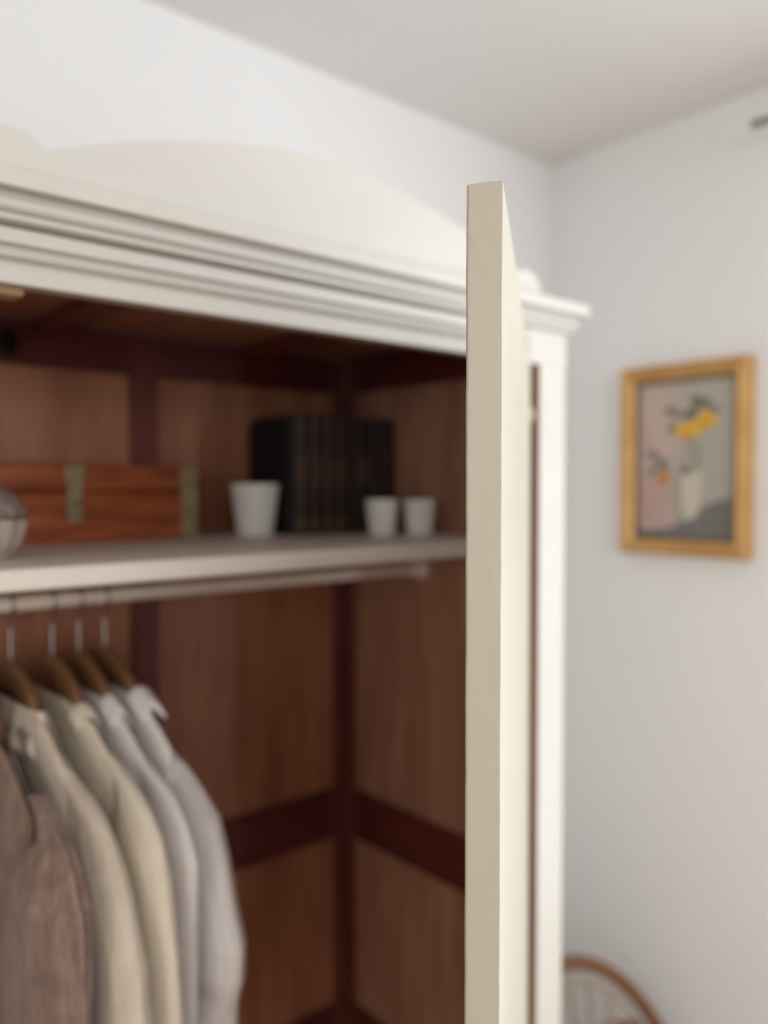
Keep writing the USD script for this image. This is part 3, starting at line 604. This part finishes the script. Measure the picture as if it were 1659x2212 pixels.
    for i, (u, v, ru, rv, ro, m) in enumerate([(.50, .315, .095, .085, .2, 'lemon'), (.615, .300, .095, .085, -.2, 'lemon'), (.735, .250, .085, .095, -.4, 'lemon'), (.52, .345, .06, .03, .1, 'lemon_deep'), (.70, .275, .05, .035, -.4, 'lemon_deep'), (.275, .615, .062, .085, .1, 'tangerine')]):
        paint('painted_lemon' if m != 'tangerine' else 'painted_tangerine', blob(u, v, ru, rv, ro, i + 3, amp=.05), m)
picture()

# ================================================================ rattan chair in the corner
def chair():
    C = np.array([1.285, .952]); h = np.array([.93, -.3676]); h /= np.linalg.norm(h); f = np.array([-h[1], h[0]]) * -1   # f: towards the seat front
    ztop, a, b = .735, .2236, .354
    seat_z = .44
    t = thing('rattan_chair', 'rattan chair with curved hoop back standing in the corner right of the wardrobe', 'chair', (*(C + .2 * f), 0))
    P = lambda s, d, z: np.array([*(C + s * h + d * f), z])
    lean = lambda z: .10 * (1 - (z - seat_z) / (ztop - seat_z))          # the back leans away from the seat
    hoop_pts = [P(a * math.cos(q), lean(ztop - b + b * math.sin(q)) - .0, ztop - b + b * math.sin(q)) for q in np.linspace(-.05, math.pi + .05, 60)]
    obj('back_hoop', tube(hoop_pts, .0135, 14), 'rattan', t)
    a2, b2 = a - .024, b - .030
    obj('inner_hoop', tube([P(a2 * math.cos(q), lean(ztop - b + b2 * math.sin(q)), ztop - b + b2 * math.sin(q)) for q in np.linspace(.0, math.pi, 50)], .004, 8), 'pale_cane', t)
    for s0, s1 in zip(np.linspace(-.055, .055, 9), np.linspace(-.172, .172, 9)):
        q = math.acos(max(-1, min(1, s1 / a2))); zt_ = ztop - b + b2 * math.sin(q)
        obj('spoke', tube([P(s0, lean(seat_z + .01), seat_z + .01), P(s0 + (s1 - s0) * .55, lean(.58), .58), P(s1, lean(zt_), zt_)], .0052, 8), 'pale_cane', t)
    hw = lambda z, aa, bb: aa * math.sqrt(max(0, 1 - ((z - (ztop - b)) / bb) ** 2))
    for z in (.622, .614, .606, .598):
        w = hw(z, a2, b2); obj('weave_band', tube([P(s, lean(z) + .006 * math.sin(s * 90 + z * 390), z) for s in np.linspace(-w, w, 50)], .0042, 8), 'rattan', t)
    n = 40; q = np.arange(n) / n * 2 * np.pi
    ring = np.array([P(.215 * math.cos(x) * (1 - .08 * math.sin(x)), .205 + .19 * math.sin(x) , seat_z) for x in q])
    obj('seat_rim', tube(ring, .014, 12, True), 'rattan', t)
    disc = np.array([P(.205 * math.cos(x) * (1 - .08 * math.sin(x)), .205 + .18 * math.sin(x), seat_z) for x in q])
    obj('seat', loft([disc - [0, 0, .006], disc + [0, 0, .006]]), 'pale_cane', t)
    for s, d, so, do in ((-.15, .335, -.165, .36), (.15, .335, .165, .36), (-.165, .085, -.175, .06), (.165, .085, .175, .06)):
        obj('leg', tube([P(s, d, seat_z - .012), P((s + so) / 2, (d + do) / 2, .22), P(so, do, 0)], .0125, 12), 'rattan', t)
    obj('stretcher', tube(np.array([P(.17 * math.cos(x), .21 + .15 * math.sin(x), .2) for x in q]), .008, 10, True), 'rattan', t)
chair()

# ================================================================ curtain rod over the side window
def curtain_rod():
    x, z = XR - .08, E + .6455
    t = thing('curtain_rod', 'dark grey metal curtain rod end high on the right wall near the ceiling', 'curtain rod', (x, -.5, z))
    r = trimesh.creation.cylinder(.0060, 1.75, sections=24); r.apply_transform(trimesh.transformations.rotation_matrix(math.pi / 2, (1, 0, 0))); r.apply_translation((x, -.195, z)); obj('rod', r, 'grey_metal', t)
    c = lathe([(0, -.014), (.0065, -.014), (.0078, -.011), (.0078, .011), (.0065, .014), (0, .014)], 28); c.apply_transform(trimesh.transformations.rotation_matrix(math.pi / 2, (1, 0, 0)))
    for y in (.684, -1.074):
        q = c.copy(); q.apply_translation((x, y, z)); obj('end_cap', q, 'grey_metal', t)
    for y in (.46, -.95):
        b = obj('bracket', cat_([box((x - .004, y - .006, z - .012), (XR, y + .006, z - .0085), .001), box((XR - .004, y - .015, z - .04), (XR, y + .015, z + .02), .001)]), 'grey_metal', t)
curtain_rod()
